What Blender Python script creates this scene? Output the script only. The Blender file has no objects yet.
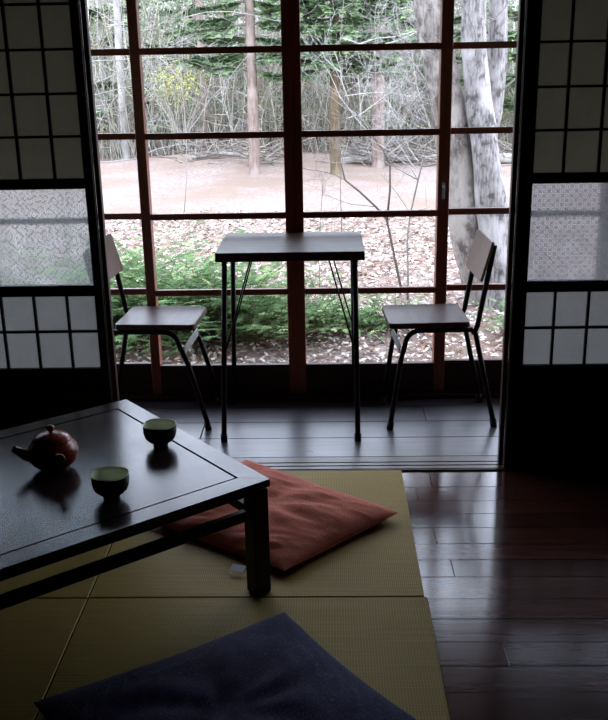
import bpy, math, random
from mathutils import Vector, Matrix, noise
random.seed(7)
PI = math.pi
SC = bpy.context.scene
COL = SC.collection
R = random.uniform

# ------------------------------------------------------------------ helpers
class MB:
    """collects geometry; build() links it as one mesh object"""
    def __init__(s): s.v = []; s.f = []; s.m = []; s.c = []; s.sm = []
    def face(s, idx, mat=0, col=(1, 1, 1), smooth=False):
        s.f.append(tuple(idx)); s.m.append(mat); s.c.append(col); s.sm.append(smooth)
    def poly(s, pts, mat=0, col=(1, 1, 1)):
        n = len(s.v); s.v += [tuple(p) for p in pts]; s.face(range(n, n + len(pts)), mat, col)
    def box(s, x0, x1, y0, y1, z0, z1, mat=0, col=(1, 1, 1), bev=0.0, M=None):
        if bev <= 0:
            P = [(x0,y0,z0),(x1,y0,z0),(x1,y1,z0),(x0,y1,z0),(x0,y0,z1),(x1,y0,z1),(x1,y1,z1),(x0,y1,z1)]
            F = [(0,3,2,1),(4,5,6,7),(0,1,5,4),(1,2,6,5),(2,3,7,6),(3,0,4,7)]
        else:
            b = min(bev, (x1-x0)/2.01, (y1-y0)/2.01, (z1-z0)/2.01)
            P = []; F = []
            def ring(z, i):
                a = i
                return [(x0+a,y0+b,z),(x0+b,y0+a,z),(x1-b,y0+a,z),(x1-a,y0+b,z),(x1-a,y1-b,z),(x1-b,y1-a,z),(x0+b,y1-a,z),(x0+a,y1-b,z)]
            def ring_in(z):
                return [(x0+b,y0+b,z),(x0+b,y0+b,z),(x1-b,y0+b,z),(x1-b,y0+b,z),(x1-b,y1-b,z),(x1-b,y1-b,z),(x0+b,y1-b,z),(x0+b,y1-b,z)]
            P = [(x0+b,y0+b,z0),(x1-b,y0+b,z0),(x1-b,y1-b,z0),(x0+b,y1-b,z0)] + ring(z0+b,0) + ring(z1-b,0) + [(x0+b,y0+b,z1),(x1-b,y0+b,z1),(x1-b,y1-b,z1),(x0+b,y1-b,z1)]
            F = [(3,2,1,0),(20,21,22,23)]
            for i in range(8): F.append((4+i,4+(i+1)%8,12+(i+1)%8,12+i))
            for k in range(4):
                a, c = 4+2*k, 4+2*k+1
                F.append((k, c, a))
                F.append((k, (k+1)%4, 4+(2*k+2)%8, c))
                a2, c2 = 12+2*k, 12+2*k+1
                F.append((20+k, a2, c2))
                F.append((20+k, c2, 12+(2*k+2)%8, 20+(k+1)%4))
        n = len(s.v)
        for p in P:
            p = Vector(p)
            if M: p = M @ p
            s.v.append(tuple(p))
        for f in F: s.face([n+i for i in f], mat, col)
    def tube(s, pts, rad, n=10, mat=0, col=(1, 1, 1), cap=True, smooth=True):
        pts = [Vector(p) for p in pts]
        if not hasattr(rad, '__len__'): rad = [rad]*len(pts)
        base = len(s.v); up = None
        for i, p in enumerate(pts):
            t = (pts[min(i+1, len(pts)-1)] - pts[max(i-1, 0)]).normalized()
            if up is None:
                up = Vector((0,0,1)) if abs(t.z) < .9 else Vector((1,0,0))
            a = t.cross(up).normalized(); b = a.cross(t).normalized(); up = b
            for k in range(n):
                w = 2*PI*k/n
                s.v.append(tuple(p + (a*math.cos(w) + b*math.sin(w))*rad[i]))
        for i in range(len(pts)-1):
            for k in range(n):
                q = base+i*n
                s.face((q+k, q+(k+1)%n, q+n+(k+1)%n, q+n+k), mat, col, smooth)
        if cap:
            s.face([base+k for k in range(n)][::-1], mat, col)
            s.face([base+(len(pts)-1)*n+k for k in range(n)], mat, col)
    def lathe(s, prof, n=40, c=(0,0,0), mats=None, col=(1,1,1)):
        base = len(s.v)
        for r, z in prof:
            for k in range(n):
                w = 2*PI*k/n; s.v.append((c[0]+r*math.cos(w), c[1]+r*math.sin(w), c[2]+z))
        for i in range(len(prof)-1):
            for k in range(n):
                q = base+i*n
                s.face((q+k, q+(k+1)%n, q+n+(k+1)%n, q+n+k), mats[i] if mats else 0, col, True)
        s.face([base+k for k in range(n)][::-1], mats[0] if mats else 0, col)
        s.face([base+(len(prof)-1)*n+k for k in range(n)], mats[-1] if mats else 0, col)
    def build(s, name, mats, parent=None, loc=None):
        me = bpy.data.meshes.new(name)
        me.from_pydata(s.v, [], s.f); 
        if not isinstance(mats, (list, tuple)): mats = [mats]
        for m in mats: me.materials.append(m)
        me.polygons.foreach_set('material_index', s.m)
        me.polygons.foreach_set('use_smooth', s.sm)
        if any(c != (1,1,1) for c in s.c):
            at = me.color_attributes.new('Col', 'FLOAT_COLOR', 'CORNER')
            buf = []
            for f, c in zip(s.f, s.c): buf += [c[0], c[1], c[2], 1.0]*len(f)
            at.data.foreach_set('color', buf)
        me.update()
        o = bpy.data.objects.new(name, me); COL.objects.link(o)
        if parent: o.parent = parent
        if loc: o.location = loc
        return o

def empty(name, loc=(0,0,0), rz=0):
    o = bpy.data.objects.new(name, None); COL.objects.link(o)
    o.location = loc; o.rotation_euler = (0,0,rz); o.empty_display_size = .1
    return o
def tag(o, label=None, cat=None, group=None, kind=None):
    if label: o['label'] = label
    if cat: o['category'] = cat
    if group: o['group'] = group
    if kind: o['kind'] = kind
    return o
def kids(o): return [c for c in COL.objects if c.parent is o]
def copy_tree(o, parent=None):
    c = o.copy(); COL.objects.link(c)
    if parent: c.parent = parent
    for ch in kids(o): copy_tree(ch, c)
    return c

# ------------------------------------------------------------------ materials
class NT:
    def __init__(s, name):
        s.mat = bpy.data.materials.new(name); s.mat.use_nodes = True
        s.t = s.mat.node_tree; s.t.nodes.clear()
        s.out = s.t.nodes.new('ShaderNodeOutputMaterial')
    def n(s, typ, **kw):
        nd = s.t.nodes.new(typ)
        for k, v in kw.items():
            if k.startswith('i_'):
                key = k[2:].replace('_', ' ')
                nd.inputs[key].default_value = v
            else: setattr(nd, k, v)
        return nd
    def l(s, a, b): s.t.links.new(a, b)
    def coord(s, scale=(1,1,1), kind='Object', rot=(0,0,0)):
        c = s.n('ShaderNodeTexCoord'); m = s.n('ShaderNodeMapping')
        m.inputs['Scale'].default_value = scale; m.inputs['Rotation'].default_value = rot
        s.l(c.outputs[kind], m.inputs['Vector']); return m.outputs['Vector']
    def ramp(s, fac, stops):
        r = s.n('ShaderNodeValToRGB'); e = r.color_ramp.elements
        while len(e) > 1: e.remove(e[-1])
        e[0].position = stops[0][0]; e[0].color = (*stops[0][1], 1)
        for p, c in stops[1:]:
            x = e.new(p); x.color = (*c, 1)
        s.l(fac, r.inputs['Fac']); return r.outputs['Color']
    def noise(s, vec, scale, detail=4, rough=.55):
        nd = s.n('ShaderNodeTexNoise', i_Scale=scale, i_Detail=detail, i_Roughness=rough)
        s.l(vec, nd.inputs['Vector']); return nd.outputs['Fac']
    def mathn(s, op, a, b=None):
        m = s.n('ShaderNodeMath', operation=op)
        for i, x in enumerate((a, b)):
            if x is None: continue
            if isinstance(x, (int, float)): m.inputs[i].default_value = x
            else: s.l(x, m.inputs[i])
        return m.outputs[0]
    def mix(s, fac, a, b, mode='MIX'):
        m = s.n('ShaderNodeMix', data_type='RGBA', blend_type=mode)
        for sock, x in ((m.inputs[0], fac), (m.inputs[6], a), (m.inputs[7], b)):
            if isinstance(x, (int, float)): sock.default_value = x
            elif isinstance(x, tuple): sock.default_value = (*x, 1) if len(x) == 3 else x
            else: s.l(x, sock)
        return m.outputs[2]
    def princ(s, color, rough=.5, bump=None, bstr=.3, bdist=.002, spec=.5, metal=0, coat=0, sheen=0):
        p = s.n('ShaderNodeBsdfPrincipled')
        for sock, x in (('Base Color', color), ('Roughness', rough)):
            if isinstance(x, tuple): p.inputs[sock].default_value = (*x, 1)
            elif isinstance(x, (int, float)): p.inputs[sock].default_value = x
            else: s.l(x, p.inputs[sock])
        p.inputs['Specular IOR Level'].default_value = spec
        p.inputs['Metallic'].default_value = metal
        p.inputs['Coat Weight'].default_value = coat
        p.inputs['Sheen Weight'].default_value = sheen
        if bump is not None:
            b = s.n('ShaderNodeBump', i_Strength=bstr, i_Distance=bdist)
            s.l(bump, b.inputs['Height']); s.l(b.outputs[0], p.inputs['Normal'])
        s.l(p.outputs[0], s.out.inputs['Surface']); return p
    def attr(s):
        a = s.n('ShaderNodeAttribute', attribute_name='Col'); return a.outputs['Color']

def wood(name, c1, c2, rough=.35, axis='x', grain=1.0, spec=.5, use_attr=False, bstr=.25, rvar=.12):
    t = NT(name)
    sc = {'x': (1.5, 26, 26), 'y': (26, 1.5, 26), 'z': (26, 26, 1.5)}[axis]
    v = t.coord(sc)
    f = t.noise(v, 1.6*grain, 6, .6)
    c = t.ramp(f, [(.3, c1), (.7, c2)])
    if use_attr: c = t.mix(1.0, c, t.attr(), 'MULTIPLY')
    v2 = t.coord((1,1,1)); f2 = t.noise(v2, 7, 3)
    r = t.mathn('ADD', t.mathn('MULTIPLY', f2, rvar), rough - rvar/2)
    t.princ(c, r, bump=f, bstr=bstr, bdist=.0015, spec=spec)
    return t.mat

M = {}
M['floor'] = wood('floor_board_wood', (.055,.017,.013), (.10,.034,.027), .155, 'x', use_attr=True, bstr=.12, rvar=.08, spec=.85)
M['veranda'] = wood('veranda_board_wood', (.045,.040,.048), (.09,.080,.092), .30, 'x', use_attr=True, bstr=.10, rvar=.12, spec=.6)
M['gap'] = wood('gap_black_wood', (.004,.003,.003), (.008,.005,.004), .8)  # near-black wood under the board gaps and the table groove
M['dark'] = wood('blackened_wood', (.006,.004,.003), (.012,.007,.005), .5, 'z', spec=.25)
M['strip'] = wood('reddish_edge_wood', (.05,.018,.012), (.09,.035,.022), .45, 'z')
M['sash_v'] = wood('sash_wood_vertical', (.20,.052,.026), (.34,.098,.048), .38, 'z')
M['sash_h'] = wood('sash_wood_horizontal', (.22,.052,.024), (.36,.095,.045), .38, 'x')
M['kick'] = wood('kick_panel_wood', (.035,.010,.008), (.06,.016,.012), .5, 'x', spec=.3)
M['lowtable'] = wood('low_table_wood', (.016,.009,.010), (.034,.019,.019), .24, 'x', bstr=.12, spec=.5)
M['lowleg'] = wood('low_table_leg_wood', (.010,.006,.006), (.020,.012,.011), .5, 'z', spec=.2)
M['deskwood'] = wood('desk_wood', (.050,.020,.014), (.11,.050,.036), .42, 'x', spec=.28)
M['seatwood'] = wood('seat_wood', (.048,.021,.016), (.11,.052,.040), .38, 'y', spec=.3)
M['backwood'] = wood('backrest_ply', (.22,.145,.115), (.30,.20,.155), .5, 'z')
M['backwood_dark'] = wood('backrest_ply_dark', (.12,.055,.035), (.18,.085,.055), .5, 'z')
t = NT('black_iron'); t.princ((.006,.006,.007), .5, spec=.15); M['iron'] = t.mat
t = NT('bare_steel'); t.princ((.25,.27,.30), .4, metal=.8); M['steel'] = t.mat
t = NT('black_rubber'); t.princ((.006,.006,.006), .7); M['rubber'] = t.mat
t = NT('wall_plaster')
f = t.noise(t.coord(), 30, 4); t.princ(t.ramp(f, [(.3,(.030,.024,.018)),(.7,(.045,.036,.028))]), .9, bump=f, bstr=.2); M['plaster'] = t.mat
t = NT('outer_plaster')
f = t.noise(t.coord(), 30, 4); t.princ(t.ramp(f, [(.3,(.10,.08,.065)),(.7,(.14,.11,.09))]), .9, bump=f, bstr=.2); M['vplaster'] = t.mat

# tatami: woven igusa rush
def tatami_mat(name, c1, c2, rot):
    t = NT(name)
    v = t.coord((1,1,1), rot=rot)
    w = t.n('ShaderNodeTexWave', wave_type='BANDS', bands_direction='X', i_Scale=55, i_Distortion=.6, i_Detail=1)
    t.l(v, w.inputs['Vector'])
    w2 = t.n('ShaderNodeTexWave', wave_type='BANDS', bands_direction='Y', i_Scale=42, i_Distortion=1.2, i_Detail=1)
    t.l(v, w2.inputs['Vector'])
    n1 = t.noise(t.coord((3, 260, 1), rot=rot), 1.0, 3)
    n2 = t.noise(t.coord((1,1,1)), 6, 4)
    wp = t.mathn('MULTIPLY', w.outputs['Fac'], w2.outputs['Fac'])
    h = t.mathn('ADD', t.mathn('MULTIPLY', wp, .55), t.mathn('MULTIPLY', n1, .6))
    c = t.ramp(h, [(.2, c1), (.75, c2)])
    c = t.mix(t.mathn('MULTIPLY', n2, .5), c, tuple(x*.62 for x in c2))
    t.princ(c, .55, bump=h, bstr=.6, bdist=.0015, spec=.12)
    return t.mat
M['tatami_a'] = tatami_mat('tatami_rush_a', (.30,.205,.050), (.66,.475,.155), (0,0,0))
M['tatami_b'] = tatami_mat('tatami_rush_b', (.29,.200,.048), (.64,.468,.148), (0,0,PI/2))

def paper(name, col, trans):
    t = NT(name)
    f = t.noise(t.coord(), 14, 5); f2 = t.noise(t.coord(), 160, 2)
    k = t.mathn('ADD', t.mathn('MULTIPLY', f, .5), t.mathn('MULTIPLY', f2, .3))
    c = t.ramp(k, [(.2, tuple(x*.80 for x in col)), (.6, col)])
    d = t.n('ShaderNodeBsdfDiffuse'); tr = t.n('ShaderNodeBsdfTranslucent')
    t.l(c, d.inputs['Color']); t.l(c, tr.inputs['Color'])
    m = t.n('ShaderNodeMixShader'); m.inputs[0].default_value = trans
    t.l(d.outputs[0], m.inputs[1]); t.l(tr.outputs[0], m.inputs[2]); t.l(m.outputs[0], t.out.inputs['Surface'])
    return t.mat
M['paper_up'] = paper('shaded_shoji_paper', (.29,.265,.18), .15)  # weaker light on the upper panes is put into this darker paper colour
M['paper_low'] = paper('shoji_paper', (.44,.435,.41), .30)

def frosted(name, rnd, cell, tint, tl=.5, lo=.86, hi=1.28, rw=.09):
    t = NT(name)
    v0 = t.coord((1,1,1)); sp = t.n('ShaderNodeSeparateXYZ'); t.l(v0, sp.inputs[0]); cb = t.n('ShaderNodeCombineXYZ')
    t.l(t.mathn('MULTIPLY', t.mathn('ADD', sp.outputs[0], sp.outputs[2]), .7071), cb.inputs[0]); t.l(t.mathn('MULTIPLY', t.mathn('SUBTRACT', sp.outputs[0], sp.outputs[2]), .7071), cb.inputs[1])
    v = cb.outputs[0]
    vo = t.n('ShaderNodeTexVoronoi', voronoi_dimensions='2D', feature='F1', i_Scale=1/cell, i_Randomness=rnd)
    t.l(v, vo.inputs['Vector'])
    d = vo.outputs['Distance']
    ring = t.mathn('ABSOLUTE', t.mathn('SUBTRACT', d, .36))
    ringm = t.mathn('LESS_THAN', ring, rw)
    dot = t.mathn('LESS_THAN', d, .13)
    pat = t.mathn('MAXIMUM', ringm, dot)
    tex = t.noise(v, 120, 2)
    hgt = t.mathn('ADD', t.mathn('MULTIPLY', pat, 1.0), t.mathn('MULTIPLY', tex, .5))
    tintp = t.mix(pat, tuple(x*lo for x in tint), tuple(min(1, x*hi) for x in tint))
    b = t.n('ShaderNodeBump', i_Strength=.5, i_Distance=.002); t.l(hgt, b.inputs['Height'])
    rf = t.n('ShaderNodeBsdfRefraction', i_Roughness=.22, i_IOR=1.12); rf.inputs['Color'].default_value = (*tint, 1)
    t.l(b.outputs[0], rf.inputs['Normal'])
    tr = t.n('ShaderNodeBsdfTranslucent'); t.l(tintp, tr.inputs['Color']); t.l(tintp, rf.inputs['Color'])
    m = t.n('ShaderNodeMixShader')
    t.l(t.mathn('ADD', t.mathn('MULTIPLY', pat, -.40), tl), m.inputs[0])
    t.l(rf.outputs[0], m.inputs[1]); t.l(tr.outputs[0], m.inputs[2])
    gl = t.n('ShaderNodeBsdfGlossy', i_Roughness=.3); gl.inputs['Color'].default_value = (.5,.5,.5,1)
    m2 = t.n('ShaderNodeMixShader'); m2.inputs[0].default_value = .06
    t.l(m.outputs[0], m2.inputs[1]); t.l(gl.outputs[0], m2.inputs[2]); t.l(m2.outputs[0], t.out.inputs['Surface'])
    return t.mat
M['frost_left'] = frosted('figured_glass_scatter', .55, .0125, (.42,.46,.475), .5, .82, 1.4)
M['frost_right'] = frosted('figured_glass_rings', 0.0, .0215, (.29,.30,.315), .6, .78, 1.55, .07)

t = NT('clear_window_glass')
lw = t.n('ShaderNodeFresnel', i_IOR=1.45)
tp = t.n('ShaderNodeBsdfTransparent'); tp.inputs['Color'].default_value = (.95,.96,.96,1)
gl = t.n('ShaderNodeBsdfGlossy', i_Roughness=.02)
mx = t.n('ShaderNodeMixShader'); t.l(lw.outputs[0], mx.inputs[0]); t.l(tp.outputs[0], mx.inputs[1]); t.l(gl.outputs[0], mx.inputs[2])
t.l(mx.outputs[0], t.out.inputs['Surface']); M['glass'] = t.mat

def fabric(name, base, dark, thread, style):
    t = NT(name)
    v = t.coord((1,1,1))
    n1 = t.noise(v, 260, 2); n2 = t.noise(v, 9, 4)
    c = t.mix(n1, dark, base)
    if style == 'dots':
        vo = t.n('ShaderNodeTexVoronoi', feature='F1', i_Scale=95, i_Randomness=.6); t.l(v, vo.inputs['Vector'])
        k = t.mathn('LESS_THAN', vo.outputs['Distance'], .28)
        c = t.mix(t.mathn('MULTIPLY', k, .45), c, thread)
        hb = t.mathn('ADD', n1, t.mathn('MULTIPLY', k, .5))
    else:
        # sashiko style: broken stitched diagonals and rings
        w = t.n('ShaderNodeTexVoronoi', feature='DISTANCE_TO_EDGE', i_Scale=34, i_Randomness=0.0); t.l(t.coord((1,1,1), rot=(0,0,.95)), w.inputs['Vector'])
        a = t.mathn('LESS_THAN', w.outputs['Distance'], .045)
        w2 = t.n('ShaderNodeTexVoronoi', feature='F1', i_Scale=34, i_Randomness=0.0); t.l(t.coord((1,1,1), rot=(0,0,.95)), w2.inputs['Vector'])
        b = t.mathn('LESS_THAN', t.mathn('ABSOLUTE', t.mathn('SUBTRACT', w2.outputs['Distance'], .3)), .05)
        st = t.mathn('GREATER_THAN', t.noise(v, 190, 1), .5)
        k = t.mathn('MULTIPLY', t.mathn('MAXIMUM', a, b), st)
        c = t.mix(t.mathn('MULTIPLY', k, .8), c, thread)
        hb = t.mathn('ADD', n1, t.mathn('MULTIPLY', k, .6))
    c = t.mix(t.mathn('MULTIPLY', n2, .35), c, dark)
    t.princ(c, .85, bump=hb, bstr=.5, bdist=.001, spec=.2, sheen=.15)
    return t.mat
M['red_cloth'] = fabric('rust_red_cloth', (.78,.20,.105), (.50,.105,.055), (.85,.34,.22), 'dots')
M['blue_cloth'] = fabric('navy_sashiko_cloth', (.034,.026,.115), (.014,.011,.052), (.085,.09,.22), 'sashiko')
t = NT('white_care_tag'); t.princ((.75,.76,.78), .7); M['tagcloth'] = t.mat

t = NT('red_clay_glaze'); f = t.noise(t.coord(), 60, 4)
t.princ(t.ramp(f, [(.3,(.24,.030,.010)),(.7,(.38,.055,.020))]), .28, bump=f, bstr=.1, spec=.5); M['pot'] = t.mat
t = NT('dark_cup_glaze')
w = t.n('ShaderNodeTexWave', wave_type='BANDS', bands_direction='X', i_Scale=60, i_Distortion=4); t.l(t.coord(), w.inputs['Vector'])
t.princ(t.ramp(w.outputs['Fac'], [(.55,(.010,.016,.020)),(.9,(.035,.05,.055))]), .4); M['cup_out'] = t.mat
t = NT('celadon_cup_glaze'); f = t.noise(t.coord(), 90, 3)
t.princ(t.ramp(f, [(.3,(.80,.84,.62)),(.7,(.86,.88,.70))]), .3, spec=.5); M['cup_in'] = t.mat

# outdoors
def vcol(name, rough=.8, trans=0.0, ns=40, gain=1.0):
    t = NT(name)
    c = t.mix(1.0, t.attr(), (gain,gain,gain), 'MULTIPLY'); f = t.noise(t.coord(), ns, 3)
    c = t.mix(1.0, c, t.ramp(f, [(.25,(.65,.65,.65)),(.75,(1.15,1.15,1.15))]), 'MULTIPLY')
    if trans:
        d = t.n('ShaderNodeBsdfDiffuse'); tr = t.n('ShaderNodeBsdfTranslucent')
        t.l(c, d.inputs['Color']); t.l(c, tr.inputs['Color'])
        m = t.n('ShaderNodeMixShader'); m.inputs[0].default_value = trans
        t.l(d.outputs[0], m.inputs[1]); t.l(tr.outputs[0], m.inputs[2]); t.l(m.outputs[0], t.out.inputs['Surface'])
    else: t.princ(c, rough, spec=.15)
    return t.mat
M['leafy'] = vcol('green_foliage', trans=.35, gain=1.45)
M['litter'] = vcol('dry_leaves', ns=12)
M['twig'] = vcol('twigs', ns=8, gain=1.0); M['brush'] = vcol('brushwood', ns=8, gain=1.6)
t = NT('forest_floor')
v = t.coord()
f1 = t.noise(v, .9, 5, .6); f2 = t.noise(v, 22, 5, .75); f3 = t.noise(v, 5, 5, .7)
c = t.ramp(f2, [(.34,(.13,.092,.072)),(.47,(.25,.19,.165)),(.62,(.39,.325,.295))])
c = t.mix(t.mathn('MULTIPLY', f3, .55), c, (.33,.255,.22))
c = t.mix(t.ramp(f1, [(.40,(0,0,0)),(.62,(.85,.85,.85))]), c, (.24,.17,.13))
t.princ(c, .95, bump=f2, bstr=.9, bdist=.04, spec=.1); M['ground'] = t.mat
t = NT('far_bank')
v = t.coord((1,1,.35))
f1 = t.noise(v, .45, 6, .65); f2 = t.noise(t.coord((1,1,.18)), 5, 5, .7)
c = t.ramp(f1, [(.35,(.16,.18,.14)),(.5,(.34,.32,.28)),(.68,(.22,.27,.19))])
c = t.mix(t.mathn('MULTIPLY', f2, .75), c, (.48,.46,.43))
t.princ(c, 1, spec=0); M['bank'] = t.mat
def bark(name, base, dark, pale, sc=1.0, patch=.5):
    t = NT(name)
    v = t.coord((1,1,.85)); 
    f1 = t.noise(v, 9*sc, 4, .6); f2 = t.noise(t.coord((1,1,.16)), 42*sc, 5, .65); f3 = t.noise(t.coord((1,1,.7)), 3.2*sc, 3)
    c = t.ramp(f2, [(.3, dark), (.55, base), (.8, pale)])
    c = t.mix(t.ramp(f1, [(patch, (0,0,0)), (patch+.10, (.85,.85,.85))]), c, dark)
    c = t.mix(t.ramp(f3, [(.5, (0,0,0)), (.62, (.8,.8,.8))]), c, pale)
    t.princ(c, .9, bump=f2, bstr=.7, bdist=.015, spec=.15)
    return t.mat
M['bark_grey'] = bark('pale_grey_bark', (.25,.22,.20), (.085,.072,.064), (.40,.36,.33), 1.7, .50)
M['bark_white'] = bark('white_mottled_bark', (.28,.26,.255), (.075,.065,.065), (.46,.43,.43), 1.5, .52)
M['bark_red'] = bark('reddish_brown_bark', (.24,.18,.155), (.13,.095,.08), (.34,.28,.25), .8, .6)
M['bark_brown'] = bark('brown_bark', (.13,.10,.065), (.065,.05,.03), (.22,.17,.11), .8, .6)
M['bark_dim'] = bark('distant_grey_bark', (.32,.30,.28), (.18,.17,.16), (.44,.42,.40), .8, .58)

# ------------------------------------------------------------------ the room
YS = 3.237
KS = YS/3.2
def struct(mb, name, mats, parent=None):
    o = mb.build(name, mats, parent)
    if parent is None: o['kind'] = 'structure'
    return o
XL, XR, YB, YO = -2.35, 2.05, -1.4, 4.10
# room floor of narrow boards running left-right
mb = MB(); mb.box(XL, XR, YB, 3.211, -.04, -.028, 1)
ys = [1.938-.1025*i for i in range(33)][::-1] + [2.04,2.143,2.249,2.349,2.467,2.566,2.665,2.771,2.869,2.966,3.077,3.211]
ends = {2.966:.30, 2.665:.33, 2.467:.36, 2.04:.44, 3.077:.36}
for a, b in zip(ys[:-1], ys[1:]):
    x = XL
    cuts = [ends[a]] if a in ends else []
    cuts += [R(-1.8,-.9), R(.9,1.7)] if random.random() < .7 else [R(1.0,1.9)]
    for xc in sorted(cuts)+[XR]:
        g = R(.72,1.25); k = (g, g*R(.94,1.0), g*R(.92,1.02))
        mb.box(x, xc-.0012, a+.0009, b-.0009, -.028, -.006+R(-.0003,.0003), 0, k, bev=.0007)
        x = xc+.0008
struct(mb, 'floor', [M['floor'], M['gap']])
# veranda floor: wider boards
mb = MB(); mb.box(XL, XR, 3.33, YO, -.04, -.026, 1)
ys = [3.335, 3.525, 3.70, 3.88, 4.0]
for i, (a, b) in enumerate(zip(ys[:-1], ys[1:])):
    cuts = {0:[1.2], 1:[-.52,.96], 2:[.40], 3:[-.9,.9]}[i]
    x = XL
    for xc in cuts+[XR]:
        g = R(.8,1.2); mb.box(x, xc-.0012, a+.0012, b-.0012, -.026, 0, 0, (g,g,g*1.02), bev=.0016); x = xc+.0012
struct(mb, 'floor_veranda', [M['veranda'], M['gap']])
# threshold with grooves
mb = MB()
mb.box(XL, XR, 3.2115, 3.334, -.04, -.004)
for a, b in ((3.2115,3.2165),(3.224,3.248),(3.255,3.279),(3.286,3.334)): mb.box(XL, XR, a, b, -.004, 0, bev=.0008)
struct(mb, 'trim_1', wood('threshold_wood', (.07,.038,.030), (.14,.08,.062), .35, 'x'))
# lintel over the sliding doors and wall above
mb = MB(); mb.box(XL, XR, 3.205, 3.335, 1.782, 1.87, bev=.004); struct(mb, 'trim_2', M['dark'])
mb = MB(); mb.box(XL, XR, 3.22, 3.32, 1.87, 2.4); mb.box(XL, -1.72, 3.22, 3.32, 0, 1.782); mb.box(1.57, XR, 3.22, 3.32, 0, 1.782); struct(mb, 'wall_front', M['plaster'])
mb = MB(); mb.box(XL-.1, XL, YB, YO+.1, -.04, 2.5); struct(mb, 'wall_left', M['plaster'])
mb = MB(); mb.box(XR, XR+.1, YB, YO+.1, -.04, 2.5); struct(mb, 'wall_right', M['plaster'])
mb = MB(); mb.box(XL-.1, XR+.1, YB-.1, YB, -.04, 2.5); struct(mb, 'wall_back', M['plaster'])
mb = MB(); mb.box(XL-.1, XR+.1, YB-.1, YO+.1, 2.4, 2.5); struct(mb, 'ceiling', M['dark'])
# outer wall: sill, head, wall above the windows
mb = MB(); mb.box(XL, XR, 3.965, YO+.04, -.04, .022, bev=.003); mb.box(XL, XR, 3.978, 3.986, .022, .028); struct(mb, 'trim_3', M['kick'])
mb = MB(); mb.box(XL, XR, 3.965, YO+.04, 1.865, 1.93, bev=.003); struct(mb, 'trim_4', M['sash_h'])
mb = MB(); mb.box(XL, XR, 4.0, YO, 1.93, 2.4); mb.box(XL, -2.10, 4.0, YO, .022, 1.865); mb.box(1.80, XR, 4.0, YO, .022, 1.865); struct(mb, 'wall_window', M['vplaster'])
mb = MB(); mb.box(XL-.5, XR+.5, YO, 5.60, 2.20, 2.27); struct(mb, 'added_eave', M['kick'])  # unseen deep eave, added and sized to block high sky light
mb = MB(); mb.box(XL-.6, XR+.6, 3.97, YO+.06, -.6, -.04); struct(mb, 'trim_6', M['vplaster'])

# window sashes ----------------------------------------------------
def sash(n, x0, x1, y, lst, rst, lock=False):
    w = empty('window_%d' % n, ((x0+x1)/2, y, .022)); w['kind'] = 'structure'
    c = (x0+x1)/2; a, b = x0-c, x1-c; z0 = -.022
    fr = MB()
    fr.box(a, a+lst, -.015, .015, 0, 1.843, bev=.002); fr.box(b-rst, b, -.015, .015, 0, 1.843, bev=.002)
    fr.build('stiles', M['sash_v'], w)
    r = MB()
    r.box(a+lst, b-rst, -.014, .014, 0, .030, bev=.002); r.box(a+lst, b-rst, -.014, .014, .116, .136, bev=.002); r.build('bottom_rails', M['kick'], w); r = MB()  # shade low on the sash put into the colour: rails use darker wood
    r.box(a+lst, b-rst, -.014, .014, 1.80, 1.843, bev=.002)
    r.build('rails', M['sash_h'], w)
    k = MB(); k.box(a+lst, b-rst, -.005, .005, .03, .116); k.build('kick_panel', M['kick'], w)
    m = MB()
    for z in (.486,.815,1.147,1.48): m.box(a+lst, b-rst, -.011, .011, z-.013+z0, z+.013+z0, bev=.002)
    m.build('glazing_bars', M['sash_h'], w)
    g = MB(); g.poly([(a+lst-.002,0,.134),(b-rst+.002,0,.134),(b-rst+.002,0,1.802),(a+lst-.002,0,1.802)]); g.build('glass_pane', M['glass'], w)
    if lock:
        l = MB(); l.box(a+lst/2-.007, a+lst/2+.007, -.021, -.015, .855, .925, bev=.003)
        l.tube([(a+lst/2,-.02,.90),(a+lst/2,-.034,.90)], .006, 10); l.tube([(a+lst/2,-.034,.905),(a+lst/2,-.034,.880)], .0035, 8)
        l.build('sash_lock', M['steel'], w)
sash(1, -.7865, -.1395, 4.003, .040, .038)
sash(2, -.1395, .505, 4.003, .038, .048)
sash(3, -1.44, -.748, 4.038, .042, .040)
sash(4, .457, 1.16, 4.038, .048, .042, False)
sash(5, -2.10, -1.40, 4.003, .042, .040)
sash(6, 1.12, 1.80, 4.003, .042, .040)
# lock on the right stile of the middle-right sash
lk = MB(); lk.box(.474,.486,3.980,3.988,.875,.945, bev=.003); lk.tube([(.48,3.981,.925),(.48,3.966,.925)], .006, 10); lk.tube([(.48,3.966,.932),(.48,3.966,.905)], .0035, 8)
win2 = bpy.data.objects['window_2']
lo = lk.build('sash_lock', M['steel'], win2); lo.location = (-win2.location.x, -win2.location.y, -win2.location.z)

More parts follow.
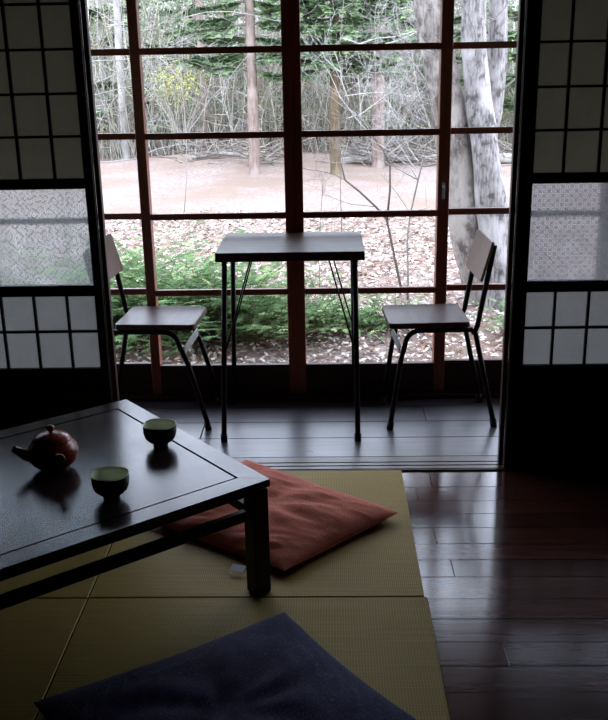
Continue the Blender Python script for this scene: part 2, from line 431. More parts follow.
# shoji doors -------------------------------------------------------
def shoji(n, xe, sgn, stile, vx, wide, frost, zo=0.0):
    """xe: x of the stile's opening edge; sgn: +1 door extends to +x, -1 to -x"""
    d = empty('door_%d' % n, (xe*KS, YS, 0)); d['kind'] = 'structure'
    d['label'] = 'dark latticed paper sliding door with a patterned glass band on the %s' % ('right' if sgn > 0 else 'left')
    def zk(z): return 1.45-(1.45-z)*KS if z > .1 else z
    def bx(m, u0, u1, y0, y1, z0, z1, bev=0.0):
        a, b = sorted((u0*sgn*KS, u1*sgn*KS)); m.box(a, b, y0, y1, zk(z0)+zo*(z0>.1), zk(z1)+zo, bev=bev)
    D = .015
    f = MB()
    bx(f, 0, stile, -D, D, -.003, 1.77, .002); bx(f, wide-.045, wide, -D, D, -.003, 1.77, .002)
    for z0, z1 in ((-.003,.06),(.370,.405),(.668,.706),(1.036,1.070),(1.735,1.77)): bx(f, stile, wide-.045, -D+.001, D-.001, z0, z1, .0015)
    f.build('frame', M['dark'], d)
    k = MB(); bx(k, stile, wide-.045, -.004, .006, .06, .370)
    for i in range(5):
        bx(k, stile, wide-.045, -.009, -.004, .10+.055*i, .106+.055*i)
    k.build('kick_board', M['dark'], d)
    l = MB()
    xs = [v for v in vx]
    while xs[-1]+.1155 < wide-.06: xs.append(xs[-1]+.1155)
    for x in xs:
        bx(l, x-.0042, x+.0042, -.012, .002, .405, .668); bx(l, x-.0042, x+.0042, -.012, .002, 1.070, 1.735)
    for z in (.540, 1.207, 1.343, 1.480, 1.617): bx(l, stile, wide-.045, -.0105, .001, z-.0042, z+.0042)
    l.build('lattice', M['dark'], d)
    def pane(nm, z0, z1, mt, y):
        p = MB(); a, b = sorted((stile*sgn*KS, (wide-.045)*sgn*KS)); z0 = zk(z0)+zo; z1 = zk(z1)+zo; p.poly([(a,y,z0),(b,y,z0),(b,y,z1),(a,y,z1)]); return p.build(nm, mt, d)
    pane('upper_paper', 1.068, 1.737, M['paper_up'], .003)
    pane('lower_paper', .403, .670, M['paper_low'], .003)
    pane('patterned_glass', .704, 1.038, frost, 0)
    s_ = MB(); a, b = sorted((-.017*sgn, 0)); s_.box(a, b, .012, .040, -.003, 1.77, bev=.002); s_.build('edge_strip', M['strip'], d)
shoji(1, -.780, -1, .029, [.128, .2435], .92, M['frost_left'], .006)
shoji(2, .630, 1, .047, [.146, .261], .92, M['frost_right'], 0.0)
# plain plaster beyond the doors

# tatami ------------------------------------------------------------
def tatami(x0, x1, y0, y1, mat, label):
    m = MB(); w, h = (x1-x0)/2, (y1-y0)/2
    m.box(-w, w, -h, h, -.006, 0, bev=.0025)
    o = m.build('tatami_mat', mat, None, ((x0+x1)/2, (y0+y1)/2, .0005))
    return tag(o, label, 'tatami mat', 'tatami mats on the floor')
g = .0015
tatami(-.690+g, .262-g, 2.352+g, 3.2095, M['tatami_a'], 'lightest olive tatami mat, carrying the rust red cushion and ending at the door track')
tatami(-.690+g, .270-g, 1.40, 2.352-g, M['tatami_b'], 'olive tatami mat beside the floorboards, mostly covered by the navy cushion')
tatami(-1.64, -.690-g, 2.352+g, 3.2095, M['tatami_b'], 'shadowed tatami mat hidden under the teapot end of the low table')
tatami(-1.64, -.690-g, 1.40, 2.352-g, M['tatami_a'], 'dark tatami mat touching the pointed tip of the navy cushion')

# ------------------------------------------------------------------ low table
ang = math.radians(219.0)
e2 = Vector((math.cos(ang), math.sin(ang), 0)); e1 = Vector((e2.y, -e2.x, 0))
W_, L_ = .835, 1.25
C1 = Vector((-.166, 2.382, 0)); cen = C1 + e1*W_/2 + e2*L_/2
cen.z = .0006
zt = empty('low_table', cen, math.atan2(e2.y, e2.x))   # local x = long side (away from the visible corner), local -y = e1
tag(zt, 'dark lacquered low wooden table holding the teapot and cups', 'table')
H_ = .35; hl, hw = L_/2, W_/2; fb = .062; th = .022
m = MB()   # mitred frame boards
def prism(m, pts, z0, z1):
    n = len(m.v); k = len(pts)
    m.v += [(x,y,z0) for x, y in pts] + [(x,y,z1) for x, y in pts]
    m.face(list(range(n,n+k))[::-1]); m.face(range(n+k,n+2*k))
    for i in range(k): m.face((n+i, n+(i+1)%k, n+k+(i+1)%k, n+k+i))
q = .0006
prism(m, [(-hl,-hw),(hl,-hw),(hl-fb-q,-hw+fb-q),(-hl+fb+q,-hw+fb-q)], H_-th, H_)
prism(m, [(hl,hw),(-hl,hw),(-hl+fb+q,hw-fb+q),(hl-fb-q,hw-fb+q)], H_-th, H_)
prism(m, [(hl,-hw+q),(hl,hw-q),(hl-fb,hw-fb-q),(hl-fb,-hw+fb+q)], H_-th, H_)
prism(m, [(-hl,hw-q),(-hl,-hw+q),(-hl+fb,-hw+fb+q),(-hl+fb,hw-fb-q)], H_-th, H_)
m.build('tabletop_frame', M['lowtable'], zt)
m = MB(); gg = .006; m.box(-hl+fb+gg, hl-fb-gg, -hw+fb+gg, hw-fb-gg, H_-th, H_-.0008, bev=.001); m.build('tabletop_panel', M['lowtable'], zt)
m = MB(); m.box(-hl+.02, hl-.02, -hw+.02, hw-.02, H_-th-.006, H_-th-.0005); m.build('underboard', M['gap'], zt)
lg = .026
for sx in (-1, 1):
    for sy in (-1, 1):
        m = MB(); cx, cy = sx*(hl-.029), sy*(hw-.029)
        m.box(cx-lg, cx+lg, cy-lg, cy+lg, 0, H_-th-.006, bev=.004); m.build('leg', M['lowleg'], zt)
for sy in (-1, 1):
    m = MB(); cy = sy*(hw-.034); m.box(-hl+.034+lg, hl-.034-lg, cy-.012, cy+.012, .232, .262, bev=.003)
    m.build('stretcher', M['lowleg'], zt)
    m = MB(); m.box(-hl+.06, hl-.06, cy-.010, cy+.010, H_-th-.024, H_-th-.006, bev=.002); m.build('apron', M['lowleg'], zt)
for sx in (-1, 1):
    m = MB(); cx = sx*(hl-.034); m.box(cx-.012, cx+.012, -hw+.034+lg, hw-.034-lg, .232, .262, bev=.003)
    m.build('stretcher', M['lowleg'], zt)
    m = MB(); m.box(cx-.010, cx+.010, -hw+.06, hw-.06, H_-th-.024, H_-th-.006, bev=.002); m.build('apron', M['lowleg'], zt)

# ------------------------------------------------------------------ cups and teapot
def cup(loc, label):
    m = MB()
    out = [(.020,0),(.022,.001),(.0225,.008),(.0235,.012),(.034,.018),(.044,.028),(.0485,.042),(.0495,.054),(.0488,.064),(.0490,.069),(.0482,.0705)]
    inn = [(.0468,.0695),(.0465,.060),(.0462,.048),(.042,.034),(.032,.024),(.015,.019),(.001,.018)]
    m.lathe(out+inn, 48, mats=[0]*(len(out)-2)+[1]*(len(inn)+1))
    for i, p in enumerate(m.v):     # softly uneven rim
        a = math.atan2(p[1], p[0]); m.v[i] = (p[0], p[1], p[2] + .0016*math.sin(3*a+.6)*(max(0, p[2]-.04)/.03))
    o = m.build('tea_cup', [M['cup_out'], M['cup_in']], None, loc)
    return tag(o, label, 'cup', 'footed tea cups on the low table')
cup((-.505, 2.622, H_), 'dark footed tea cup with green inside, nearer the window on the low table')
cup((-.577, 2.272, H_), 'dark footed tea cup with green inside, beside the teapot and the table groove')
tp_ = empty('teapot', (-.782, 2.466, H_), 0)
tag(tp_, 'small reddish brown clay teapot with a short spout on the low table', 'teapot')
m = MB()
prof = [(.036,0),(.038,.001),(.039,.006),(.046,.010),(.060,.022),(.0685,.038),(.0705,.052),(.068,.066),(.061,.077),(.054,.083),(.0525,.087),(.050,.088),(.047,.084),(.02,.082)]
m.lathe(prof, 48); m.build('body', M['pot'], tp_)
m = MB(); m.lathe([(.0535,.0865),(.0545,.0885),(.052,.092),(.044,.099),(.032,.1055),(.018,.109),(.008,.110)], 48)
lid = m.build('lid', M['pot'], tp_)
m = MB(); m.lathe([(.006,.109),(.0055,.113),(.009,.117),(.0115,.122),(.0105,.127),(.006,.130),(.001,.131)], 24); m.build('knob', M['pot'], lid)
m = MB()
sd = Vector((-.955, -.295, 0)).normalized()
pts = [sd*.058+Vector((0,0,.045)), sd*.076+Vector((0,0,.052)), sd*.092+Vector((0,0,.064)), sd*.100+Vector((0,0,.070)), sd*.106+Vector((0,0,.074))]
m.tube(pts, [.020,.0155,.0115,.010,.0115], 16); m.tube([sd*.1065+Vector((0,0,.0743)), sd*.1070+Vector((0,0,.0746))], [.008,.007], 12)
m.build('spout', M['pot'], tp_)
m = MB()
hd = Vector((.42, -.91, 0)).normalized()
m.tube([hd*.060+Vector((0,0,.056)), hd*.075+Vector((0,0,.061)), hd*.10+Vector((0,0,.068)), hd*.125+Vector((0,0,.077)), hd*.130+Vector((0,0,.0785))], [.013,.0105,.0115,.0145,.013], 16)
m.build('handle', M['pot'], tp_)

# ------------------------------------------------------------------ cushions
def cushion(corners, thick, mat, label, seed, name='floor_cushion', N=56, sag=.012, pin=None):
    cx = sum(c[0] for c in corners)/4; cy = sum(c[1] for c in corners)/4
    c = [Vector((a-cx, b-cy, 0)) for a, b in corners]
    def P(u, v, side):
        a, b = (u+1)/2, (v+1)/2
        eu, ev = 1-u*u, 1-v*v
        p = c[0]*(1-a)*(1-b) + c[1]*a*(1-b) + c[2]*a*b + c[3]*(1-a)*b
        k = 1 - .028*(eu*abs(v)**3 + ev*abs(u)**3)        # edges drawn in between corners
        p = p*k
        prof = (max(0, 1-abs(u)**3.2)**.62)*(max(0, 1-abs(v)**3.2)**.62)
        z = thick*prof
        q = Vector((u*1.7+seed, v*1.7, seed))
        w = noise.noise(q*1.3)*.006 + abs(noise.noise(Vector((u*3+seed, v*9-u*4, 2))))*.013*prof**.3
        rr = math.hypot(u, v)
        z *= 1 - .20*math.exp(-(rr/.22)**2)               # tufted centre
        z += (w - .004)*min(1, prof*2)
        # creases radiating from the centre
        th = math.atan2(v, u)
        z += .0055*math.sin(th*7+seed*2+2*noise.noise(q))*min(1, prof*1.4)*math.exp(-((rr-.45)/.35)**2)
        e = .010 + .012*(1 if rr > 1.25 else rr/1.25)**4
        if side: p.z = e + max(0, z)*.85
        else: p.z = max(0, e*(1-min(1, prof*3)))
        return p
    m = MB()
    for side in (1, 0):
        base = len(m.v)
        for j in range(N+1):
            for i in range(N+1):
                u = math.sin((i/N*2-1)*PI/2*.92)/math.sin(PI/2*.92); v = math.sin((j/N*2-1)*PI/2*.92)/math.sin(PI/2*.92)
                m.v.append(tuple(P(u, v, side)))
        for j in range(N):
            for i in range(N):
                q = base+j*(N+1)+i
                f = (q, q+1, q+N+2, q+N+1)
                m.face(f if side else f[::-1], 0, (1,1,1), True)
    # seam edge
    n2 = (N+1)*(N+1)
    rim = [i for i in range(N+1)] + [N+(N+1)*j for j in range(1,N+1)] + [(N+1)*N+i for i in range(N-1,-1,-1)] + [(N+1)*j for j in range(N-1,0,-1)]
    for k in range(len(rim)):
        a, b = rim[k], rim[(k+1)%len(rim)]
        m.face((a, a+n2, b+n2, b), 0, (1,1,1), True)
    o = m.build(name, mat, None, (cx, cy, .0008)); tag(o, label, 'cushion', 'square floor cushions on the tatami')
    return o
rc = cushion([(.225,2.825),(-.315,3.265),(-.60,2.790),(-.135,2.458)], .072, M['red_cloth'], 'rust red square floor cushion half under the low table', 1.3)
m = MB(); m.poly([(-.302,2.478,.012),(-.262,2.464,.012),(-.252,2.490,.019),(-.292,2.505,.019)])
m.poly([(-.302,2.478,.0105),(-.292,2.505,.0175),(-.252,2.490,.0175),(-.262,2.464,.0105)])
to = m.build('care_tag', M['tagcloth'], rc); to.location = (-rc.location.x, -rc.location.y, 0)
tag(to, 'small white cloth tag')
p0 = Vector((-.128,2.240)); d1 = Vector((-.836,-.548)); d2 = Vector((.590,-.807))
a1 = p0+d1*.685; a2 = p0+d2*.60
cushion([tuple(p0), tuple(a2), tuple(a2+d1*.685), tuple(a1)], .058, M['blue_cloth'], 'navy blue stitched-pattern square floor cushion at the bottom of the view', 4.1)

# ------------------------------------------------------------------ tall desk table
dk = empty('side_table', (-.149, 3.765, 0)); tag(dk, 'tall dark wooden veranda table on thin black metal legs', 'table')
m = MB(); m.box(-.281, .288, -.212, .222, .710, .745, bev=.003); m.build('tabletop', M['deskwood'], dk)
def X(x): return x+.149
for sx, top, foot in ((-1, -.398, -.420), (1, .102, .110)):
    for yt, yf in ((3.585-3.765, 3.497-3.765), (3.93-3.765, 3.945-3.765)):
        xt, xf = X(top), X(foot)
        m = MB(); m.tube([(xt, yt, .712), (xf, yf, .012)], .0105, 12)
        m.tube([(xf, yf, .030), (xf, yf, 0)], .0135, 12); lgo = m.build('leg', M['iron'], dk)
        m = MB()
        t0 = (xt - sx*.10, yt + .01*(-1 if yt < 0 else 1)*0, .712)
        w = 1-(.716-.335)/.704; pe = (xt + (xf-xt)*(1-w), yt+(yf-yt)*(1-w), .335)
        m.tube([t0, pe], .0032, 8); m.build('wire_brace', M['iron'], lgo)
    m = MB(); m.box(X(top)-.012, X(top)+.012, -.19, .175, .704, .710); m.build('leg_bracket', M['iron'], dk)

# ------------------------------------------------------------------ chairs (local +x = forward)
def make_chair(name='side_chair', sp=0.0):
    r = empty(name)
    m = MB()
    # seat board with rounded corners
    def rrect(x0,x1,y0,y1,rad,n=6):
        P = []
        for cx, cy, a0 in ((x1-rad,y1-rad,0),(x0+rad,y1-rad,90),(x0+rad,y0+rad,180),(x1-rad,y0+rad,270)):
            for k in range(n+1):
                a = math.radians(a0+90*k/n); P.append((cx+rad*math.cos(a), cy+rad*math.sin(a)))
        return P
    P = rrect(-.160,.163,-.150,.150,.024)
    n = len(P); rings = [(-.003,.4215),(0,.4245),(0,.4415),(-.003,.4445)]
    for ins, z in rings:
        for x, y in P:
            k = 1+ins/.16; m.v.append((x*k, y*k, z))
    for j in range(3):
        for i in range(n): m.face((j*n+i, j*n+(i+1)%n, (j+1)*n+(i+1)%n, (j+1)*n+i), 0, (1,1,1), False)
    m.face(range(3*n,4*n)); m.face(list(range(n))[::-1])
    m.build('seat', M['seatwood'], r)
    for s in (-1, 1):
        y = s*.138
        # front leg: runs under the seat and bends down
        pts = [(-.17,y,.411),(.04,y,.411)]
        for k in range(1,7):
            a = PI/2*k/6*.92; pts.append((.04+.058*math.sin(a), y+s*.001*k, .411-.058*(1-math.cos(a))))
        pts += [(.116+sp*.3,y+s*.006,.28),(.152+sp,y+s*.010,.03)]
        m = MB(); m.tube(pts, .0105, 12); lo = m.build('leg', M['iron'], r)
        m = MB(); m.tube([(.1505+sp,y+s*.010,.035),(.155+sp,y+s*.010,0)], .0135, 12); m.build('foot_cap', M['rubber'], lo)
        m = MB(); m.tube([(-.182,y,.395),(-.22,y+s*.004,.22),(-.264,y+s*.008,.03)], .0105, 12); lo = m.build('leg', M['iron'], r)
        m = MB(); m.tube([(-.263,y+s*.008,.035),(-.269,y+s*.008,0)], .0135, 12); m.build('foot_cap', M['rubber'], lo)
        m = MB(); m.tube([(-.165,y,.400),(-.178,y,.402),(-.188,y,.425),(-.200,y,.50),(-.228,y,.66),(-.243,y,.745)], .0105, 12)
        m.build('back_post', M['iron'], r)
    m = MB(); M4 = Matrix.Translation((.117,0,.335)) @ Matrix.Rotation(math.radians(-7),4,'Y')
    m.box(-.002,.002,-.139,.139,-.016,.016, M=M4); m.build('cross_bar', M['steel'], r)
    m = MB(); m.tube([(-.165,-.138,.405),(-.165,.138,.405)], .008, 10); m.build('seat_rail', M['iron'], r)
    m = MB(); m.tube([(.02,-.138,.411),(.02,.138,.411)], .008, 10); m.build('seat_rail', M['iron'], r)
    # backrest board, leaning back
    m = MB(); tilt = math.atan2(.045, .15)
    M4 = Matrix.Translation((-.2200,0,.680)) @ Matrix.Rotation(-tilt*.9,4,'Y')
    P = rrect(-.150,.150,-.080,.080,.014)
    base = len(m.v); n = len(P)
    for x in (.0,.011):
        for a, b in P:
            bow = -.006*(1-(a/.15)**2)
            m.v.append(tuple(M4 @ Vector((x+bow, a, b))))
    for i in range(n): m.face((i, n+i, n+(i+1)%n, (i+1)%n), 0, (1,1,1), False)
    m.face(range(n)); m.face(list(range(n,2*n))[::-1])
    return r, m
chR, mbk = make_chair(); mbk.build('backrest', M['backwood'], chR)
chR.location = (.392, 3.765, 0); chR.rotation_euler = (0,0,PI+math.radians(2.5))
tag(chR, 'small black-legged wooden chair with pale backrest, standing before the big mottled tree', 'chair', 'chairs facing across the veranda table')
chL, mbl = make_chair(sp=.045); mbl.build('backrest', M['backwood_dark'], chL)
chL.location = (-.688, 3.785, 0); chL.rotation_euler = (0,0,math.radians(-3.5))
tag(chL, 'small black-legged wooden chair with dark brown backrest, partly hidden by a paper door', 'chair', 'chairs facing across the veranda table')

# ------------------------------------------------------------------ outdoors
GZ = -.40
def gh(x, y):
    d = max(0, y-12)
    h = .06*noise.noise(Vector((x*.35, y*.35, 1))) + .02*noise.noise(Vector((x*1.7, y*1.7, 5)))
    h += .22*math.exp(-((x+1.9)/1.5)**2-((y-17.8)/1.1)**2)
    return GZ + h*(min(1, max(0, (y-5)/3)))
m = MB(); nx, ny = 90, 110
for j in range(ny+1):
    for i in range(nx+1):
        x = -22+44*i/nx; y = 4.16 + 46*(j/ny)**1.7
        m.v.append((x, y, gh(x, y)))
for j in range(ny):
    for i in range(nx):
        q = j*(nx+1)+i; m.face((q,q+1,q+nx+2,q+nx+1), 0, (1,1,1), True)
gr = m.build('ground', M['ground']); gr['kind'] = 'structure'
m = MB(); nx, ny = 60, 14
for j in range(ny+1):
    for i in range(nx+1):
        x = -34+68*i/nx; k = j/ny; y = 36+8*k+1.5*noise.noise(Vector((x*.15,k*2,0)))
        m.v.append((x, y, GZ+.9*(k>0)+7.5*k**.9 + 1.6*k*noise.noise(Vector((x*.22,k*1.5,7)))))
for j in range(ny):
    for i in range(nx):
        q = j*(nx+1)+i; m.face((q,q+1,q+nx+2,q+nx+1), 0, (1,1,1), True)
bk = m.build('ground', M['bank']); bk['kind'] = 'structure'

# leaf litter, near the house
m = MB()
pal = [(.46,.365,.32),(.58,.50,.45),(.32,.23,.19),(.15,.095,.07),(.66,.59,.54),(.14,.09,.07),(.44,.34,.29),(.56,.47,.42),(.27,.14,.10)]
for i in range(26000):
    y = 4.3 + 7.5*random.random()**1.1; x = R(-.42,.40)*y
    s = R(.012,.030)*(1 if y < 8 else 1.3); a = R(0,2*PI); c = random.choice(pal); k = R(.75,1.1)*(1.35 if y < 7 else 1.12); c = tuple(q*k for q in c)  # leaves near the house coloured lighter to make up for eave shade
    z = gh(x,y)+R(.003,.03); tx, ty = R(-.5,.5), R(-.5,.5)
    ax, ay = math.cos(a), math.sin(a); w = R(.35,.6)
    P = [(s,0),(.3*s,w*s),(-.8*s,.35*w*s),(-s,0),(-.8*s,-.35*w*s),(.3*s,-w*s)]
    m.poly([(x+p*ax-q*ay, y+p*ay+q*ax, z+p*tx+q*ty+abs(q)*.5) for p, q in P], 0, c)
o = m.build('leaf_litter', M['litter']); tag(o, 'pale dry fallen leaves scattered over the ground outside the window', 'leaves', kind='stuff')

def branch(m, p, d, L, r, depth, col, n=5, wob=.25, up=.05, sub=(3,5), spread=.9, taper=.55, segs=5):
    r *= .72; pts = [Vector(p)]; rr = [r]; d = Vector(d).normalized()
    for i in range(segs):
        d = (d + Vector((R(-wob,wob), R(-wob,wob), R(-wob,wob)+up))).normalized()
        pts.append(pts[-1]+d*L/segs); rr.append(r*(1-(1-taper)*(i+1)/segs) if i < segs-1 else r*taper*.6)
    m.tube(pts, rr, n, 0, col, cap=False)
    if depth > 0:
        for k in range(random.randint(*sub)):
            t = R(.25,1); q = t*segs; i = min(segs-1, int(q)); pp = pts[i].lerp(pts[i+1], q-i)
            dd = (pts[i+1]-pts[i]).normalized(); o = Vector((R(-1,1),R(-.6,.6),R(-.5,1))).normalized()
            branch(m, pp, dd*(1-spread*.5)+o*spread, L*R(.4,.65), max(r*.5, .0015), depth-1, col, max(3,n-1), wob, up, sub, spread, taper, max(3,segs-1))

def trunk(m, pts, rads, n=18, rough=.06, seed=0, mat=0, sub=4):
    # subdivide polyline, noise the radius
    P, Rr = [], []
    for i in range(len(pts)-1):
        for k in range(sub):
            t = k/sub; P.append(Vector(pts[i]).lerp(Vector(pts[i+1]), t)); Rr.append(rads[i]*(1-t)+rads[i+1]*t)
    P.append(Vector(pts[-1])); Rr.append(rads[-1])
    base = len(m.v)
    m.tube(P, Rr, n, mat)
    for j in range(len(P)):
        for k in range(n):
            q = Vector(m.v[base+j*n+k]); dlt = q-P[j]
            f = 1 + rough*2.2*noise.noise(Vector((dlt.x*9+seed, dlt.y*9, q.z*2.2))) + rough*noise.noise(Vector((dlt.x*30+seed, dlt.y*30, q.z*7)))
            m.v[base+j*n+k] = tuple(P[j]+dlt*f)

# big multi-stemmed tree to the right
bt = empty('multi_stem_tree', (1.27, 7.2, GZ)); tag(bt, 'large pale old tree with three mottled leaning trunks outside the window', 'tree')
def rel(pts, y, o): return [(x-o[0], yy-o[1] if yy is not None else y-o[1], z-o[2]) for x, yy, z in pts]
O = (1.27, 7.2, GZ)
A = [(1.24,7.22,-.55),(1.20,7.2,-.29),(1.09,7.2,.10),(1.015,7.2,.40),(.938,7.2,.77),(.877,7.2,1.13),(.80,7.2,1.476),(.735,7.2,1.81),(.62,7.2,2.6),(.45,7.25,3.6),(.3,7.3,5.0),(.2,7.3,6.5)]
m = MB(); trunk(m, rel(A,7.2,O), [.20,.16,.145,.135,.128,.122,.115,.11,.10,.085,.06,.03], 22, .06, 1); m.build('trunk', M['bark_grey'], bt)
B = [(1.36,7.08,-.55),(1.315,7.06,-.25),(1.265,7.05,.11),(1.20,7.05,.41),(1.143,7.06,.777),(1.085,7.08,1.13),(1.05,7.1,1.47),(1.035,7.1,1.80),(1.08,7.1,2.7),(1.2,7.1,4.0),(1.25,7.1,6.2)]
m = MB(); trunk(m, rel(B,7.1,O), [.20,.155,.125,.108,.098,.092,.088,.088,.08,.06,.03], 22, .09, 5); m.build('trunk', M['bark_white'], bt)
C = [(1.15,7.22,.60),(1.185,7.24,.80),(1.225,7.25,1.05),(1.24,7.25,1.40),(1.225,7.25,1.81),(1.30,7.3,2.8),(1.5,7.3,4.3),(1.6,7.3,5.6)]
m = MB(); trunk(m, rel(C,7.3,O), [.07,.068,.064,.066,.064,.055,.04,.02], 18, .10, 9); m.build('trunk', M['bark_white'], bt)
m = MB()
for i in range(26):
    z = R(.9,5.5); s_ = random.choice((A,B,C)); j = min(range(len(s_)), key=lambda k: abs(s_[k][2]-z))
    p = s_[j]; branch(m, (p[0]-O[0], p[1]-O[1]-.05, z-GZ), (R(-1,1), R(-.6,.4), R(.1,.8)), R(.4,1.1), R(.004,.011), 2, (.27,.25,.235), 4, .3)
m.build('branches', M['twig'], bt)

# saplings near the window
def sapling(name, base, stems, label, twigs, col_d, col_p, group=None):
    r = empty(name, base); tag(r, label, 'sapling', group)
    m = MB()
    for pts, r0, c in stems:
        q = [tuple(Vector(p)-Vector(base)) for p in pts]
        m.tube(q, [r0*(1-.6*i/(len(q)-1)) for i in range(len(q))], 6, 0, c)
    m.build('stem', M['twig'], r)
    m = MB()
    for p, d, L, rad, dep, c in twigs: branch(m, Vector(p)-Vector(base), d, L, rad, dep, c, 4, .28, .02, (3,5))
    m.build('twigs', M['twig'], r)
dk_, pl_ = (.15,.12,.105), (.30,.28,.26); pw_ = (.50,.47,.45)
Y7 = 7.5
sA = [(.584,Y7,-.40),(.584,Y7,-.341),(.525,Y7,-.07),(.467,Y7,.21),(.38,Y7,.314),(.254,Y7,.433),(.138,Y7,.527),(.10,Y7,.681),(.078,Y7,.833)]
sA2 = [(.467,Y7,.21),(.488,Y7,.445),(.486,Y7,.637),(.431,Y7,.752),(.346,Y7,.866),(.25,Y7,1.0),(.17,Y7,1.12)]
sA3 = [(.486,Y7,.637),(.60,Y7,.787),(.714,Y7,.86),(.85,Y7,.95)]
tw = [((.138,Y7,.527),(-1,0,.4),.5,.004,2,dk_),((.25,Y7,1.0),(-.8,0,.9),.7,.005,2,pl_),((.431,Y7,.752),(.5,0,1),.7,.005,2,pl_),((.60,Y7,.787),(.3,0,1),.7,.005,2,pl_),((.714,Y7,.86),(-.5,0,.9),.6,.005,2,pl_),((.38,Y7,.314),(-1,0,.3),.5,.004,2,dk_),((.525,Y7,-.07),(-1,0,.35),.6,.004,2,dk_),((.467,Y7,.21),(1,0,.4),.4,.003,1,dk_)]
tw += [(sA2[k], (R(-1,1), R(-.2,.2), R(.3,1)), R(.4,.6), .0045, 2, pw_) for k in (3,4,5,6,6,5)]
sapling('bare_sapling', (.584,Y7,gh(.584,Y7)), [(sA,.014,dk_),(sA2,.010,dk_),(sA3,.008,pl_)], 'bare young tree with a dark forked curving stem behind the veranda table', tw, dk_, pl_)
Y3 = 7.3
sB = [(.622,Y3,-.40),(.622,Y3,-.245),(.61,Y3,.086),(.63,Y3,.279),(.686,Y3,.543),(.755,Y3,.838),(.80,Y3,1.02),(.86,Y3,1.3)]
tw = [((.63,Y3,.279),(-.8,0,.8),.45,.004,2,pl_),((.686,Y3,.543),(-.9,.1,.6),.7,.006,2,pl_),((.755,Y3,.838),(-.8,0,.8),.8,.006,3,pl_),((.80,Y3,1.02),(-.9,0,.5),.8,.006,3,pl_),((.61,Y3,.086),(.9,0,.7),.5,.004,2,pl_),((.83,Y3,1.1),(-.6,0,1),.8,.006,2,pw_)]
tw += [(sB[k][:2]+(sB[k][2]+d,), (R(-1,-.2), R(-.2,.2), R(.2,1)), R(.4,.65), .005, 3, pw_) for k in (4,5,6) for d in (0,.07,.14)]
sapling('bare_sapling', (.622,Y3,gh(.622,Y3)), [(sB,.011,pl_)], 'bare sapling with one slim whitish leaning stem beside the window post with the latch', tw, dk_, pl_)
Y9 = 9.0
s5 = [(.14,Y9,-.42),(.12,Y9,.3),(.18,Y9,.9),(.12,Y9,1.5),(.2,Y9,2.3)]
tw = [((.12,Y9,.3),(.4,0,1),.7,.004,2,pl_),((.18,Y9,.9),(1,0,.25),.7,.005,3,pw_),((.16,Y9,1.1),(.9,0,.3),.7,.005,3,pw_),((.14,Y9,1.3),(-.6,0,.6),.5,.004,2,pw_),((.15,Y9,1.6),(.9,0,-.5),.8,.006,3,pw_),((.15,Y9,1.5),(.9,0,.1),.8,.006,3,pw_)]
sapling('bare_sapling', (.14,Y9,gh(.14,Y9)), [(s5,.006,(.20,.17,.15))], 'dark-stemmed sapling with a web of white twigs, in front of the brown trunked conifer', tw, dk_, pl_)
Yc = 6.9
s6 = [(-.06,Yc,-.40),(-.07,Yc,.1),(-.03,Yc,.6),(-.09,Yc,.95)]
sapling('bare_sapling', (-.06,Yc,gh(-.06,Yc)), [(s6,.005,(.35,.28,.25))], 'thin bare stem rising just behind the table top by the centre post', [((-.03,Yc,.5),(.4,0,1),.4,.003,1,(.4,.33,.3))], dk_, pl_)
Yd = 11.5
s7 = [(-1.75,Yd,-.42),(-1.68,Yd,.1),(-1.66,Yd,.6),(-1.7,Yd,1.6),(-1.5,Yd,2.6)]
sapling('bare_sapling', (-1.75,Yd,gh(-1.75,Yd)), [(s7,.006,(.28,.25,.23))], 'thin bare sapling standing alone on the open clearing before the yellow green shrub', [((-1.66,Yd,.6),(.6,0,.8),1.3,.008,2,(.27,.25,.24)),((-1.68,Yd,1.2),(-.8,0,.7),1.5,.009,3,(.27,.25,.24)),((-1.6,Yd,1.9),(.9,0,.3),1.3,.008,2,(.27,.25,.24))], dk_, pl_)
Ye = 9.5
s8 = [(-2.45,Ye,-.42),(-2.4,Ye,.6),(-2.3,Ye,1.6),(-2.35,Ye,2.8)]
tw = [((-2.4,Ye,z),(d,0,R(.1,.7)),R(.8,1.3),.008,3,(.27,.25,.24)) for z, d in ((.5,.8),(.8,-.7),(1.1,.9),(1.4,.7),(1.7,1),(2.0,.9),(1.2,.5))]
sapling('bare_sapling', (-2.45,Ye,gh(-2.45,Ye)), [(s8,.014,(.27,.25,.24))], 'bare branching grey sapling seen through the narrow window column behind the brown chair', tw, dk_, pl_)

